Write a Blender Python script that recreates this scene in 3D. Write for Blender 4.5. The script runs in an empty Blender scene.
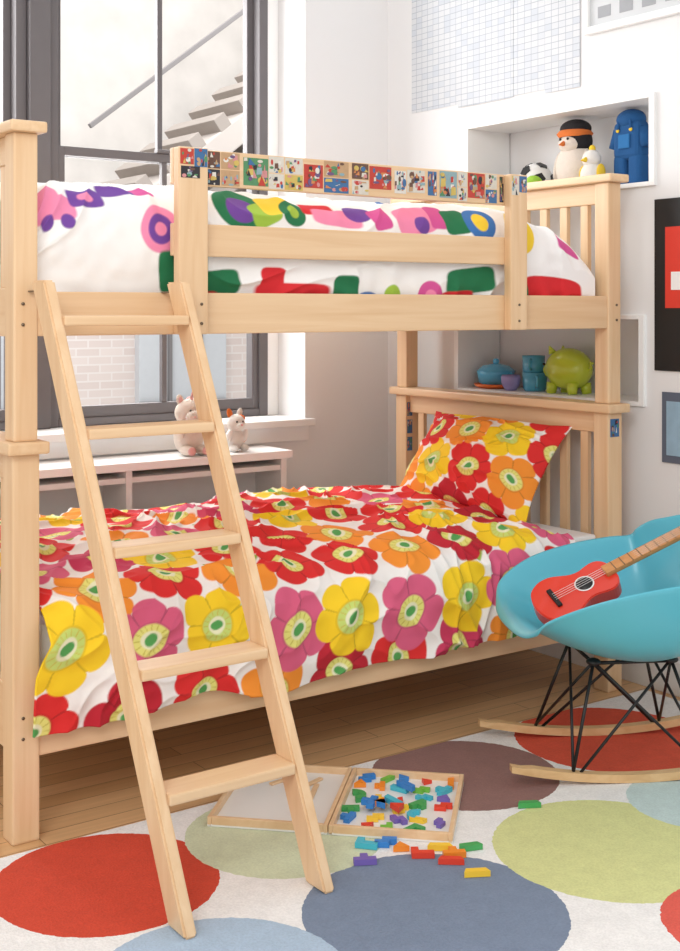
import bpy, bmesh, math, random
import numpy as np
from mathutils import Vector, Matrix, Euler
random.seed(7); rng=np.random.RandomState(5)
scene=bpy.context.scene
try:
    scene.view_settings.view_transform='Standard'
except Exception as e: print(e)

def lin(c):
    def f(v):
        v=v/255.0
        return v/12.92 if v<=0.04045 else ((v+0.055)/1.055)**2.4
    return (f(c[0]),f(c[1]),f(c[2]),1.0)

MATS={}
def nodes_of(m):
    m.use_nodes=True
    nt=m.node_tree; b=nt.nodes['Principled BSDF']
    return nt,nt.nodes,nt.links,b
def mat(name,rgb,rough=0.5,var=0.04,scale=20,bump=0.0,metal=0.0,coat=0.0,bscale=None):
    if name in MATS: return MATS[name]
    m=bpy.data.materials.new(name); nt,N,L,b=nodes_of(m)
    c=lin(rgb)
    tc=N.new('ShaderNodeTexCoord'); no=N.new('ShaderNodeTexNoise'); no.inputs['Scale'].default_value=scale
    no.inputs['Detail'].default_value=4
    L.new(tc.outputs['Object'],no.inputs['Vector'])
    mx=N.new('ShaderNodeMix'); mx.data_type='RGBA'
    mx.inputs[6].default_value=tuple(min(1,v*(1-var)) for v in c[:3])+(1,)
    mx.inputs[7].default_value=tuple(min(1,v*(1+var)) for v in c[:3])+(1,)
    L.new(no.outputs['Fac'],mx.inputs[0]); L.new(mx.outputs[2],b.inputs['Base Color'])
    b.inputs['Roughness'].default_value=rough; b.inputs['Metallic'].default_value=metal
    if coat: b.inputs['Coat Weight'].default_value=coat
    if bump:
        n2=N.new('ShaderNodeTexNoise'); n2.inputs['Scale'].default_value=bscale or scale*5
        L.new(tc.outputs['Object'],n2.inputs['Vector'])
        bp=N.new('ShaderNodeBump'); bp.inputs['Strength'].default_value=bump; bp.inputs['Distance'].default_value=0.01
        L.new(n2.outputs['Fac'],bp.inputs['Height']); L.new(bp.outputs[0],b.inputs['Normal'])
    MATS[name]=m; return m
def wood(name,axis,a=(235,203,164),bcol=(223,185,142),rough=0.38):
    if name in MATS: return MATS[name]
    m=bpy.data.materials.new(name); nt,N,L,b=nodes_of(m)
    tc=N.new('ShaderNodeTexCoord'); mp=N.new('ShaderNodeMapping')
    s=[22,22,22]; s[axis]=1.2; mp.inputs['Scale'].default_value=s
    L.new(tc.outputs['Object'],mp.inputs['Vector'])
    no=N.new('ShaderNodeTexNoise'); no.inputs['Scale'].default_value=1.6; no.inputs['Detail'].default_value=6; no.inputs['Distortion'].default_value=0.6
    L.new(mp.outputs[0],no.inputs['Vector'])
    cr=N.new('ShaderNodeValToRGB'); cr.color_ramp.elements[0].position=0.3; cr.color_ramp.elements[1].position=0.7
    cr.color_ramp.elements[0].color=lin(bcol); cr.color_ramp.elements[1].color=lin(a)
    L.new(no.outputs['Fac'],cr.inputs[0]); L.new(cr.outputs[0],b.inputs['Base Color'])
    b.inputs['Roughness'].default_value=rough
    MATS[name]=m; return m
def vcol_mat(name,rough=0.85,bump=0.15,bscale=350):
    m=bpy.data.materials.new(name); nt,N,L,b=nodes_of(m)
    at=N.new('ShaderNodeAttribute'); at.attribute_name='Col'
    L.new(at.outputs['Color'],b.inputs['Base Color']); b.inputs['Roughness'].default_value=rough
    tc=N.new('ShaderNodeTexCoord'); n2=N.new('ShaderNodeTexNoise'); n2.inputs['Scale'].default_value=bscale
    L.new(tc.outputs['Object'],n2.inputs['Vector'])
    bp=N.new('ShaderNodeBump'); bp.inputs['Strength'].default_value=bump; bp.inputs['Distance'].default_value=0.002
    L.new(n2.outputs['Fac'],bp.inputs['Height']); L.new(bp.outputs[0],b.inputs['Normal'])
    return m

class MB:
    def __init__(s): s.v=[]; s.f=[]; s.m=[]; s.sm=[]; s.mats=[]
    def mi(s,m):
        if m not in s.mats: s.mats.append(m)
        return s.mats.index(m)
    def absorb(s,bm,m,smooth,M=None):
        k=len(s.v); i=s.mi(m)
        bm.verts.ensure_lookup_table()
        for v in bm.verts: s.v.append(tuple(M@v.co) if M is not None else tuple(v.co))
        for f in bm.faces:
            s.f.append([k+v.index for v in f.verts]); s.m.append(i); s.sm.append(smooth)
        bm.free()
    def box(s,c,size,m,bev=0.004,M=None,rot=None,seg=2):
        bm=bmesh.new(); bmesh.ops.create_cube(bm,size=1.0)
        bmesh.ops.scale(bm,vec=size,verts=bm.verts)
        if bev>0: bmesh.ops.bevel(bm,geom=list(bm.edges),offset=min(bev,min(size)*0.45),segments=seg,affect='EDGES',profile=0.6)
        bm.verts.index_update()
        T=Matrix.Translation(c)
        if rot is not None: T=T@(rot.to_matrix().to_4x4() if isinstance(rot,Euler) else rot.to_4x4())
        if M is not None: T=M@T
        s.absorb(bm,m,False,T)
    def bx(s,x0,x1,y0,y1,z0,z1,m,bev=0.004,M=None):
        s.box(((x0+x1)/2,(y0+y1)/2,(z0+z1)/2),(x1-x0,y1-y0,z1-z0),m,bev,M)
    def ell(s,c,r,m,rot=None,M=None,u=28,v=18):
        if not hasattr(r,'__len__'): r=(r,r,r)
        bm=bmesh.new(); bmesh.ops.create_uvsphere(bm,u_segments=u,v_segments=v,radius=1.0)
        T=Matrix.Translation(c)
        if rot is not None: T=T@rot.to_matrix().to_4x4()
        T=T@Matrix.Diagonal((r[0],r[1],r[2],1))
        if M is not None: T=M@T
        bm.verts.index_update(); s.absorb(bm,m,True,T)
    def tube(s,pts,r,m,seg=10,M=None,cap=True):
        pts=[Vector(p) for p in pts]; n=len(pts)
        if not hasattr(r,'__len__'): r=[r]*n
        bm=bmesh.new(); rings=[]
        up=Vector((0,0,1)); prev=None
        for i,p in enumerate(pts):
            d=(pts[min(i+1,n-1)]-pts[max(i-1,0)]).normalized()
            if prev is None:
                a=up.cross(d)
                if a.length<1e-3: a=Vector((1,0,0))
            else: a=prev-d*prev.dot(d)
            a.normalize(); prev=a; b=d.cross(a)
            rings.append([bm.verts.new(p+(a*math.cos(t)+b*math.sin(t))*r[i]) for t in [2*math.pi*k/seg for k in range(seg)]])
        for i in range(n-1):
            for k in range(seg):
                bm.faces.new((rings[i][k],rings[i][(k+1)%seg],rings[i+1][(k+1)%seg],rings[i+1][k]))
        if cap:
            bm.faces.new(rings[0][::-1]); bm.faces.new(rings[-1])
        bm.verts.index_update(); s.absorb(bm,m,True,M)
    def lathe(s,prof,c,m,seg=32,M=None,sc=(1,1)):
        bm=bmesh.new(); rings=[]
        for (r,z) in prof:
            rings.append([bm.verts.new((c[0]+r*sc[0]*math.cos(2*math.pi*k/seg),c[1]+r*sc[1]*math.sin(2*math.pi*k/seg),c[2]+z)) for k in range(seg)])
        for i in range(len(prof)-1):
            for k in range(seg):
                bm.faces.new((rings[i][k],rings[i][(k+1)%seg],rings[i+1][(k+1)%seg],rings[i+1][k]))
        bm.verts.index_update(); s.absorb(bm,m,True,M)
    def prism(s,pts,t,m,M=None,bev=0.0):
        bm=bmesh.new()
        lo=[bm.verts.new((p[0],p[1],0)) for p in pts]; f=bm.faces.new(lo)
        r=bmesh.ops.extrude_face_region(bm,geom=[f])
        vs=[e for e in r['geom'] if isinstance(e,bmesh.types.BMVert)]
        bmesh.ops.translate(bm,vec=(0,0,t),verts=vs)
        bmesh.ops.recalc_face_normals(bm,faces=bm.faces)
        if bev:
            ed=[e for e in bm.edges if abs(e.verts[0].co.z-e.verts[1].co.z)<1e-6]
            bmesh.ops.bevel(bm,geom=ed,offset=bev,segments=2,affect='EDGES')
        bm.verts.index_update(); s.absorb(bm,m,False,M)
    def finish(s,name,parent=None,origin=None):
        me=bpy.data.meshes.new(name)
        V=np.array(s.v)
        if origin is None:
            mn=V.min(0); mxx=V.max(0); origin=((mn[0]+mxx[0])/2,(mn[1]+mxx[1])/2,mn[2])
        V=V-np.array(origin)
        me.from_pydata([tuple(v) for v in V],[],s.f)
        for m in s.mats: me.materials.append(m)
        me.polygons.foreach_set('material_index',s.m); me.polygons.foreach_set('use_smooth',s.sm)
        me.update()
        o=bpy.data.objects.new(name,me); scene.collection.objects.link(o); o.location=origin
        if parent is not None:
            o.parent=parent; o.matrix_parent_inverse=parent.matrix_world.inverted()
        return o
def empty(name,loc):
    e=bpy.data.objects.new(name,None); scene.collection.objects.link(e); e.location=loc; e.empty_display_size=0.05
    bpy.context.view_layer.update(); return e

# ---------------- materials
WX=wood('maple_x',0); WY=wood('maple_y',1); WZ=wood('maple_z',2)
WALL=mat('wall_paint',(232,231,231),0.85,0.01,3,0.03,bscale=200)
TRIM=mat('white_trim',(243,243,242),0.45,0.01)
GREY=mat('window_frame_grey',(104,100,102),0.5,0.05)
WHITE=mat('white',(243,242,240),0.6,0.01)
BLACK=mat('black',(22,22,24),0.45,0.05)
BOLT=mat('bolt_metal',(120,104,86),0.35,0.05,metal=0.6)

# ---------------- room
XW=2.15; YW=1.39; HW=3.0
def wall_cells(mb,us,zs,holes,fn):
    for i in range(len(us)-1):
        for j in range(len(zs)-1):
            cu=(us[i]+us[i+1])/2; cz=(zs[j]+zs[j+1])/2
            if any(h[0]<cu<h[1] and h[2]<cz<h[3] for h in holes): continue
            fn(mb,us[i],us[i+1],zs[j],zs[j+1])
n1=(-0.08,0.865,1.705,1.995); n2=(-0.035,0.925,0.957,1.245)
mb=MB()
us=sorted([-3.2,n1[0],n1[1],n2[0],n2[1],YW]); zs=sorted([0,n2[2],n2[3],n1[2],n1[3],HW])
wall_cells(mb,us,zs,[n1,n2],lambda b,u0,u1,z0,z1:b.bx(XW,XW+0.22,u0,u1,z0,z1,WALL,0))
mb.bx(XW+0.22,XW+0.26,-3.2,YW,0,HW,WALL,0)
mb.finish('wall_right',origin=(0,0,0))
for k,n in enumerate((n1,n2)):
    mb=MB(); t=0.012
    y0,y1,z0,z1=n
    mb.bx(XW-0.012,XW+0.215,y0-t,y0+t,z0-t,z1+t,TRIM,0.002)
    mb.bx(XW-0.012,XW+0.215,y1-t,y1+t,z0-t,z1+t,TRIM,0.002)
    mb.bx(XW-0.012,XW+0.215,y0+t,y1-t,z0-t,z0+0.003,TRIM,0.001)
    mb.bx(XW-0.012,XW+0.215,y0+t,y1-t,z1-0.004,z1+t,TRIM,0.002)
    mb.finish('trim_%d'%(k+1))
wx0,wx1,wz0,wz1=-1.1,1.72,0.80,2.78
mb=MB()
wall_cells(mb,[-2.6,wx0,wx1,XW],[0,wz0,wz1,HW],[(wx0,wx1,wz0,wz1)],lambda b,u0,u1,z0,z1:b.bx(u0,u1,YW,YW+0.33,z0,z1,WALL,0))
mb.finish('wall_back',origin=(0,0,0))
mb=MB(); mb.bx(wx0-0.02,wx1+0.03,YW-0.035,YW+0.22,0.795,0.825,TRIM,0.004); mb.bx(wx0,wx1+0.01,YW-0.012,YW-0.001,0.735,0.795,TRIM,0.003)
mb.finish('trim_3')
mb=MB(); mb.bx(XW-0.016,XW-0.0005,-3.2,YW-0.001,0,0.115,TRIM,0.004); mb.finish('baseboard_right')
mb=MB(); mb.bx(-2.6,XW-0.017,YW-0.016,YW-0.0005,0,0.115,TRIM,0.004); mb.finish('baseboard_back')

def window(name,x0,x1):
    mb=MB(); y=YW+0.25
    fw=0.042
    z0,z1=0.826,wz1-.002
    mb.bx(x0,x0+fw,y-0.05,y+0.06,z0,z1,GREY,0.004); mb.bx(x1-fw,x1,y-0.05,y+0.06,z0,z1,GREY,0.004)
    mb.bx(x0+fw,x1-fw,y-0.05,y+0.06,z0,z0+0.03,GREY,0.004); mb.bx(x0+fw,x1-fw,y-0.05,y+0.06,z1-0.05,z1,GREY,0.004)
    a,b=x0+fw,x1-fw; s=0.03
    def sash(zl,zh,yy,t,bot):
        mb.bx(a,a+s,yy-0.018,yy+0.018,zl,zh,GREY,0.003); mb.bx(b-s,b,yy-0.018,yy+0.018,zl,zh,GREY,0.003)
        mb.bx(a+s,b-s,yy-0.018,yy+0.018,zh-t,zh,GREY,0.003); mb.bx(a+s,b-s,yy-0.018,yy+0.018,zl,zl+bot,GREY,0.003)
        c=(a+b)/2+.01; mb.bx(c-0.011,c+0.011,yy-0.012,yy+0.012,zl+bot,zh-t,GREY,0.002)
    sash(0.856,1.90,y-0.02,0.035,0.045)
    sash(1.865,z1-.05,y+0.02,0.04,0.035)
    mb.bx((a+b)/2-0.03,(a+b)/2+0.03,y-0.05,y-0.02,1.90,1.915,GREY,0.003)
    return mb.finish(name)
window('window_1',0.685,1.665)
window('window_2',-0.39,0.60)
mb=MB(); mb.bx(0.601,0.684,YW+0.17,YW+0.32,0.826,wz1-.005,GREY,0.004); mb.bx(1.666,1.719,YW+0.205,YW+0.32,0.826,wz1-.005,TRIM,0.002); mb.finish('trim_4')
mb=MB(); mb.bx(wx0,-0.391,YW+0.2,YW+0.3,0.826,wz1-.005,GREY,0.004); mb.finish('trim_5')

def floor_mat():
    m=bpy.data.materials.new('oak_floor'); nt,N,L,b=nodes_of(m)
    tc=N.new('ShaderNodeTexCoord'); br=N.new('ShaderNodeTexBrick')
    br.inputs['Scale'].default_value=1; br.inputs['Brick Width'].default_value=1.1; br.inputs['Row Height'].default_value=0.07
    br.inputs['Mortar Size'].default_value=0.0013; br.inputs['Color1'].default_value=lin((226,182,134)); br.inputs['Color2'].default_value=lin((208,162,112)); br.inputs['Mortar'].default_value=lin((140,104,72))
    L.new(tc.outputs['Object'],br.inputs['Vector'])
    mp=N.new('ShaderNodeMapping'); mp.inputs['Scale'].default_value=(2,40,1); L.new(tc.outputs['Object'],mp.inputs['Vector'])
    no=N.new('ShaderNodeTexNoise'); no.inputs['Scale'].default_value=1.5; no.inputs['Detail'].default_value=6; L.new(mp.outputs[0],no.inputs['Vector'])
    hs=N.new('ShaderNodeMapRange'); hs.inputs[3].default_value=0.75; hs.inputs[4].default_value=1.15; L.new(no.outputs['Fac'],hs.inputs[0])
    mm=N.new('ShaderNodeVectorMath'); mm.operation='SCALE'; L.new(br.outputs['Color'],mm.inputs[0]); L.new(hs.outputs[0],mm.inputs['Scale'])
    L.new(mm.outputs[0],b.inputs['Base Color']); b.inputs['Roughness'].default_value=0.3
    return m
mb=MB(); mb.bx(-2.6,XW+0.26,-3.2,YW+0.33,-0.08,0,floor_mat(),0); mb.finish('floor',origin=(0,0,0))

# exterior, haze put into the colours as pale low-contrast tones
def brick_mat(name,c1,c2,mo):
    m=bpy.data.materials.new(name); nt,N,L,b=nodes_of(m)
    tc=N.new('ShaderNodeTexCoord'); sp=N.new('ShaderNodeSeparateXYZ'); cb=N.new('ShaderNodeCombineXYZ')
    L.new(tc.outputs['Object'],sp.inputs[0]); L.new(sp.outputs[0],cb.inputs[0]); L.new(sp.outputs[2],cb.inputs[1])
    br=N.new('ShaderNodeTexBrick'); br.inputs['Scale'].default_value=1; br.inputs['Brick Width'].default_value=0.2; br.inputs['Row Height'].default_value=0.065
    br.inputs['Mortar Size'].default_value=0.007; br.inputs['Color1'].default_value=lin(c1); br.inputs['Color2'].default_value=lin(c2); br.inputs['Mortar'].default_value=lin(mo)
    L.new(cb.outputs[0],br.inputs['Vector']); L.new(br.outputs['Color'],b.inputs['Base Color']); b.inputs['Roughness'].default_value=0.9
    return m
BR=brick_mat('pale_brick',(226,214,208),(218,204,198),(230,222,218))
CONC=mat('pale_concrete',(196,188,182),0.9,0.10,3); DCONC=mat('darker_concrete',(164,155,148),0.9,0.12,3)  # second one is a darker concrete tone for slabs, treads and strips
IRON=mat('iron_bars',(128,124,124),0.6)
mb=MB()
mb.bx(-2,9,6.2,6.5,-3,1.7,BR,0)
mb.bx(-2,9,6.2,6.5,1.7,7,mat('pale_stucco',(198,193,188),.9,.30,2.5),0)
mb.bx(-2,9,6.0,6.2,1.45,1.62,CONC,0.01)
for x in (1.6,3.3,5.0):
    mb.bx(x,x+0.8,6.12,6.205,0.0,1.1,mat('pale_glass',(206,210,214),.3),0.01)
    for i in range(2): mb.bx(x+0.25+i*0.28,x+0.275+i*0.28,6.08,6.12,0.0,1.1,IRON,0)
    mb.bx(x,x+0.8,6.08,6.12,.5,.53,IRON,0)
mb.finish('exterior_building')
mb=MB()
M=Matrix.Translation((3.75,4.6,2.95))@Matrix.Rotation(math.radians(-38),4,'Y')
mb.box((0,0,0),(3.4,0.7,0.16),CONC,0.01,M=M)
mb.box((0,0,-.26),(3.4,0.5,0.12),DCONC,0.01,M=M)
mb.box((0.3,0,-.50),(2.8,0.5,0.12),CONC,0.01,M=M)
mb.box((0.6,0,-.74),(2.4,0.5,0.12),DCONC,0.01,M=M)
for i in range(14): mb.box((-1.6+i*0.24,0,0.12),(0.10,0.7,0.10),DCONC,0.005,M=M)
mb.box((0,-0.38,0.62),(3.4,0.03,0.03),IRON,0.004,M=M)
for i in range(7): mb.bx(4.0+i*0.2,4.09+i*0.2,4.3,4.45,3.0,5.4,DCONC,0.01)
mb.finish('exterior_staircase')

# ---------------- rug
circ=[(.026,-.350,.25,(206,70,46)),(.528,-.881,.28,(122,136,158)),(1.096,-.325,.255,(144,108,102)),(1.63,-.361,.28,(214,82,56)),
(1.071,-.878,.28,(212,214,150)),(1.47,-.82,.19,(196,214,212)),(.484,-.369,.24,(208,216,184)),(.022,-.859,.25,(172,192,212)),(1.04,-1.31,.2,(220,92,78)),
(-.5,-.6,.24,(216,216,150)),(-.45,-1.2,.26,(150,112,108)),(.35,-1.42,.22,(218,210,150)),(1.6,-1.35,.27,(140,150,170)),(-1.0,-.35,.22,(180,200,214)),(1.9,-.85,.2,(216,214,150))]
m=bpy.data.materials.new('wool_rug'); nt,N,L,b=nodes_of(m)
tc=N.new('ShaderNodeTexCoord'); no=N.new('ShaderNodeTexNoise'); no.inputs['Scale'].default_value=60; no.inputs['Detail'].default_value=3
L.new(tc.outputs['Object'],no.inputs['Vector'])
sub=N.new('ShaderNodeVectorMath'); sub.operation='SUBTRACT'; sub.inputs[1].default_value=(.5,.5,.5); L.new(no.outputs['Color'],sub.inputs[0])
scl=N.new('ShaderNodeVectorMath'); scl.operation='SCALE'; scl.inputs['Scale'].default_value=0.009; L.new(sub.outputs[0],scl.inputs[0])
add=N.new('ShaderNodeVectorMath'); add.operation='ADD'; L.new(tc.outputs['Object'],add.inputs[0]); L.new(scl.outputs[0],add.inputs[1])
flat=N.new('ShaderNodeVectorMath'); flat.operation='MULTIPLY'; flat.inputs[1].default_value=(1,1,0); L.new(add.outputs[0],flat.inputs[0])
prev=None
for (x,y,r,c) in circ:
    d=N.new('ShaderNodeVectorMath'); d.operation='DISTANCE'; d.inputs[1].default_value=(x,y,0); L.new(flat.outputs[0],d.inputs[0])
    lt=N.new('ShaderNodeMath'); lt.operation='LESS_THAN'; lt.inputs[1].default_value=r; L.new(d.outputs['Value'],lt.inputs[0])
    mx=N.new('ShaderNodeMix'); mx.data_type='RGBA'; L.new(lt.outputs[0],mx.inputs[0])
    if prev is None: mx.inputs[6].default_value=lin((238,236,234))
    else: L.new(prev,mx.inputs[6])
    mx.inputs[7].default_value=lin(c); prev=mx.outputs[2]
n3=N.new('ShaderNodeTexNoise'); n3.inputs['Scale'].default_value=190; n3.inputs['Detail'].default_value=3; L.new(tc.outputs['Object'],n3.inputs['Vector'])
n4=N.new('ShaderNodeTexNoise'); n4.inputs['Scale'].default_value=25; L.new(tc.outputs['Object'],n4.inputs['Vector'])
av=N.new('ShaderNodeMath'); av.operation='MULTIPLY_ADD'; av.inputs[1].default_value=0.35; L.new(n4.outputs['Fac'],av.inputs[0]); 
m65=N.new('ShaderNodeMath'); m65.operation='MULTIPLY'; m65.inputs[1].default_value=0.65; L.new(n3.outputs['Fac'],m65.inputs[0]); L.new(m65.outputs[0],av.inputs[2])
mr=N.new('ShaderNodeMapRange'); mr.inputs[1].default_value=0.32; mr.inputs[2].default_value=0.68; mr.inputs[3].default_value=0.87; mr.inputs[4].default_value=1.07; L.new(av.outputs[0],mr.inputs[0])
mm=N.new('ShaderNodeVectorMath'); mm.operation='SCALE'; L.new(prev,mm.inputs[0]); L.new(mr.outputs[0],mm.inputs['Scale'])
L.new(mm.outputs[0],b.inputs['Base Color']); b.inputs['Roughness'].default_value=0.95
bp=N.new('ShaderNodeBump'); bp.inputs['Strength'].default_value=0.6; bp.inputs['Distance'].default_value=0.006; L.new(av.outputs[0],bp.inputs['Height']); L.new(bp.outputs[0],b.inputs['Normal'])
mb=MB(); mb.bx(-1.6,2.08,-2.4,-0.10,0.0005,0.012,m,0.004); mb.finish('area_rug',origin=(0,0,0))
RZ=0.0125

# ---------------- bunk bed
X0=-.035; X1=2.012; BD=1.08
bed=empty('bunk_bed',((X0+X1)/2,BD/2,0))
def bed_end(mb,x,out):
    for y in (0,BD):
        mb.bx(x-0.034,x+0.034,y-0.034,y+0.032,0,0.93,WZ,0.005)
        mb.bx(x-0.030,x+0.030,y-0.032,y+0.03,0.96,1.70,WZ,0.005)
        for z in (0.25,0.30,1.24,1.29): mb.tube([(x-0.008*out,y-0.0355,z),(x-0.008*out,y-0.031,z)],0.004,BOLT)
    mb.bx(x-0.052,x+0.052,-0.055,BD+0.055,0.93,0.96,WY,0.006)
    mb.bx(x-0.046,x+0.046,-0.055,BD+0.055,1.70,1.727,WY,0.006)
    mb.bx(x-0.014,x+0.014,0.032,BD-0.032,0.20,0.36,WY,0.004)
    mb.bx(x-0.014,x+0.014,0.032,BD-0.032,0.86,0.93,WY,0.004)
    mb.bx(x-0.014,x+0.014,0.03,BD-0.03,1.21,1.33,WY,0.004)
    mb.bx(x-0.014,x+0.014,0.03,BD-0.03,1.63,1.70,WY,0.004)
    n=10
    for i in range(1,n+1):
        y=BD*i/(n+1)
        mb.bx(x-0.009,x+0.009,y-0.017,y+0.017,0.36,0.86,WZ,0.002)
        mb.bx(x-0.009,x+0.009,y-0.017,y+0.017,1.33,1.63,WZ,0.002)
mb=MB(); bed_end(mb,X0,1); mb.finish('bed_end_foot',bed)
mb=MB(); bed_end(mb,X1,-1); mb.finish('bed_end_head',bed)
mb=MB()
for y0,y1 in ((-0.028,0.0),(BD,BD+0.028)):
    mb.bx(X0+.034,X1-.034,y0,y1,0.20,0.345,WX,0.004)
    mb.bx(X0+.030,X1-.030,y0,y1,1.212,1.32,WX,0.004)
mb.finish('side_rails',bed)
mb=MB()
for i in range(12):
    x=0.08+i*0.165
    mb.bx(x,x+0.07,0.0,BD,0.30,0.318,WY,0.002); mb.bx(x,x+0.07,0.0,BD,1.232,1.25,WY,0.002)
mb.finish('bed_slats',bed)
GA,GB=.362,1.585
mb=MB()
mb.bx(GA,GA+.085,-0.060,-0.0285,1.212,1.695,WZ,0.004)
mb.bx(GB-.07,GB,-0.060,-0.0285,1.212,1.695,WZ,0.004)
mb.bx(GA,GB,-0.0282,-0.008,1.60,1.695,WX,0.004)
mb.bx(GA,GB,-0.0282,-0.008,1.415,1.50,WX,0.004)
for x in (GA+.02,GA+.065,GB-.035):
    for z in (1.24,1.29): mb.tube([(x,-0.062,z),(x,-0.058,z)],0.004,BOLT)
mb.bx(0.1,1.90,BD+0.002,BD+0.022,1.55,1.64,WX,0.004)
for x in (0.15,1.85): mb.bx(x-0.04,x+0.04,BD+0.0285,BD+0.055,1.212,1.64,WZ,0.004)
mb.finish('guard_rails',bed)
# stickers
pal=[mat('stk_%d'%i,c,0.4,0.12,90) for i,c in enumerate([(190,62,50),(206,180,96),(60,108,156),(84,140,96),(214,208,196),(44,42,48),(110,84,124),(206,130,78),(140,170,176),(190,154,116),(104,74,60),(206,140,140),(224,220,212)])]
mb=MB()
def poly(cx,cz,w,h,kind):
    if kind==0: return [(cx+w*math.cos(t),cz+h*math.sin(t)) for t in np.linspace(0,2*math.pi,14)[:-1]]
    if kind==1: return [(cx-w,cz-h),(cx+w,cz-h),(cx+random.uniform(-w,w),cz+h)]
    return [(cx-w,cz-h),(cx+w,cz-h*.8),(cx+w*.9,cz+h),(cx-w*.8,cz+h*.9)]
def Mxz(y): return Matrix(((1,0,0,0),(0,0,-1,y),(0,1,0,0),(0,0,0,1)))
def sticker(x0,x1,z0,z1,y,n=12,base=None):
    p=pal[base if base is not None else random.choice([0,1,2,3,4,4,9,9,8,12,10,5])]
    mb.bx(x0,x1,y-0.0006,y,z0,z1,p,0)
    w=x1-x0;h=z1-z0
    for k in range(n):
        rw=w*random.uniform(.04,.15); rh=h*random.uniform(.05,.18)
        cx=random.uniform(x0+rw,x1-rw); cz=random.uniform(z0+rh,z1-rh)
        mb.prism(poly(cx,cz,rw,rh,random.choice([0,0,1,2])),0.0001*(k+1),random.choice(pal),Mxz(y-0.0006))
x=GA+.09
while x<GB-.075:
    w=random.uniform(0.03,0.085); xe=min(x+w,GB-.072)
    if xe-x>.012:
        if random.random()<0.4:
            sticker(x,xe,1.648,1.692,-0.0284); sticker(x,xe,1.604,1.645,-0.0284)
        else: sticker(x,xe,1.604+random.uniform(0,.02),1.692-random.uniform(0,.015),-0.0284,22)
    x+=w+random.choice([0.002,0.004,0.012])
sticker(GA+.003,GA+.042,1.65,1.69,-0.0603,base=0); sticker(GA+.044,GA+.082,1.645,1.692,-0.0603,base=2); sticker(GA+.005,GA+.06,1.615,1.645,-0.0603,base=5)
sticker(GB-.067,GB-.037,1.63,1.69,-0.0603,base=4); sticker(GB-.035,GB-.004,1.64,1.69,-0.0603,base=2)
sticker(X1-.024,X1+.018,0.85,0.91,-0.0344,base=2)
for z in (0.90,0.83,0.76): sticker(X1-.028,X1-.002,z-.055,z,BD-.0344,base=random.choice([2,4,8]))
mb.finish('sticker_strip',bed)

# ladder
lad=empty('bunk_ladder',(0.18,-0.35,RZ))
topL=Vector((-0.022,-0.104,1.345)); botL=Vector((0.056,-0.650,RZ)); topR=Vector((0.335,-0.104,1.345)); botR=Vector((0.395,-0.650,RZ))
mb=MB()
def rail(mb,a,b):
    w=0.0145; dy=0.038
    bm=bmesh.new(); vs=[]
    for p,z in ((b,b.z),(a,a.z)):
        for sx,sy in ((-1,-1),(1,-1),(1,1),(-1,1)):
            vs.append(bm.verts.new((p.x+sx*w,p.y+sy*dy,z)))
    bm.faces.new(vs[0:4][::-1]); bm.faces.new(vs[4:8])
    for k in range(4): bm.faces.new((vs[k],vs[(k+1)%4],vs[4+(k+1)%4],vs[4+k]))
    bmesh.ops.bevel(bm,geom=list(bm.edges),offset=0.005,segments=2,affect='EDGES')
    bm.verts.index_update(); mb.absorb(bm,WZ,False)
rail(mb,topL,botL); rail(mb,topR,botR)
for z in (1.25,0.995,0.742,0.495,0.258):
    t=(topL.z-z)/(topL.z-botL.z)
    a=topL.lerp(botL,t); c=topR.lerp(botR,t)
    mb.bx(a.x+0.0145,c.x-0.0145,a.y-0.042,a.y+0.042,z-0.012,z+0.012,WX,0.005)
for p in (topL,topR):
    mb.bx(p.x-.008,p.x+.008,-.068,-.0285,1.318,1.322,BOLT,.001)
mb.finish('ladder_frame',lad)

# ---------------- cloth
def vnoise(x,y,seed,fx,fy):
    r=np.random.RandomState(seed); G=r.rand(64,64)
    X=x*fx+7.3; Y=y*fy+3.1
    i=np.floor(X).astype(int); j=np.floor(Y).astype(int); a=X-i; bb=Y-j
    a=a*a*(3-2*a); bb=bb*bb*(3-2*bb)
    g=lambda p,q:G[p%64,q%64]
    return (g(i,j)*(1-a)+g(i+1,j)*a)*(1-bb)+(g(i,j+1)*(1-a)+g(i+1,j+1)*a)*bb
def grid_obj(name,P,Cc,material,thick=0.0):
    n,mm_=P.shape[:2]
    V=P.reshape(-1,3); org=np.array([V[:,0].mean(),V[:,1].mean(),V[:,2].min()])
    idx=np.arange(n*mm_).reshape(n,mm_)
    F=np.stack([idx[:-1,:-1],idx[1:,:-1],idx[1:,1:],idx[:-1,1:]],-1).reshape(-1,4)
    me=bpy.data.meshes.new(name)
    me.vertices.add(len(V)); me.vertices.foreach_set('co',(V-org).ravel())
    me.loops.add(F.size); me.loops.foreach_set('vertex_index',F.ravel().astype(np.int32))
    me.polygons.add(len(F)); me.polygons.foreach_set('loop_start',np.arange(0,F.size,4,dtype=np.int32))
    me.polygons.foreach_set('use_smooth',np.ones(len(F),dtype=bool))
    me.update(calc_edges=True)
    at=me.color_attributes.new('Col','FLOAT_COLOR','POINT')
    C4=np.concatenate([Cc.reshape(-1,3),np.ones((len(V),1))],1); at.data.foreach_set('color',C4.ravel())
    me.materials.append(material)
    o=bpy.data.objects.new(name,me); scene.collection.objects.link(o); o.location=org
    if thick:
        md=o.modifiers.new('thick','SOLIDIFY'); md.thickness=thick; md.offset=-1
    return o
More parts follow.
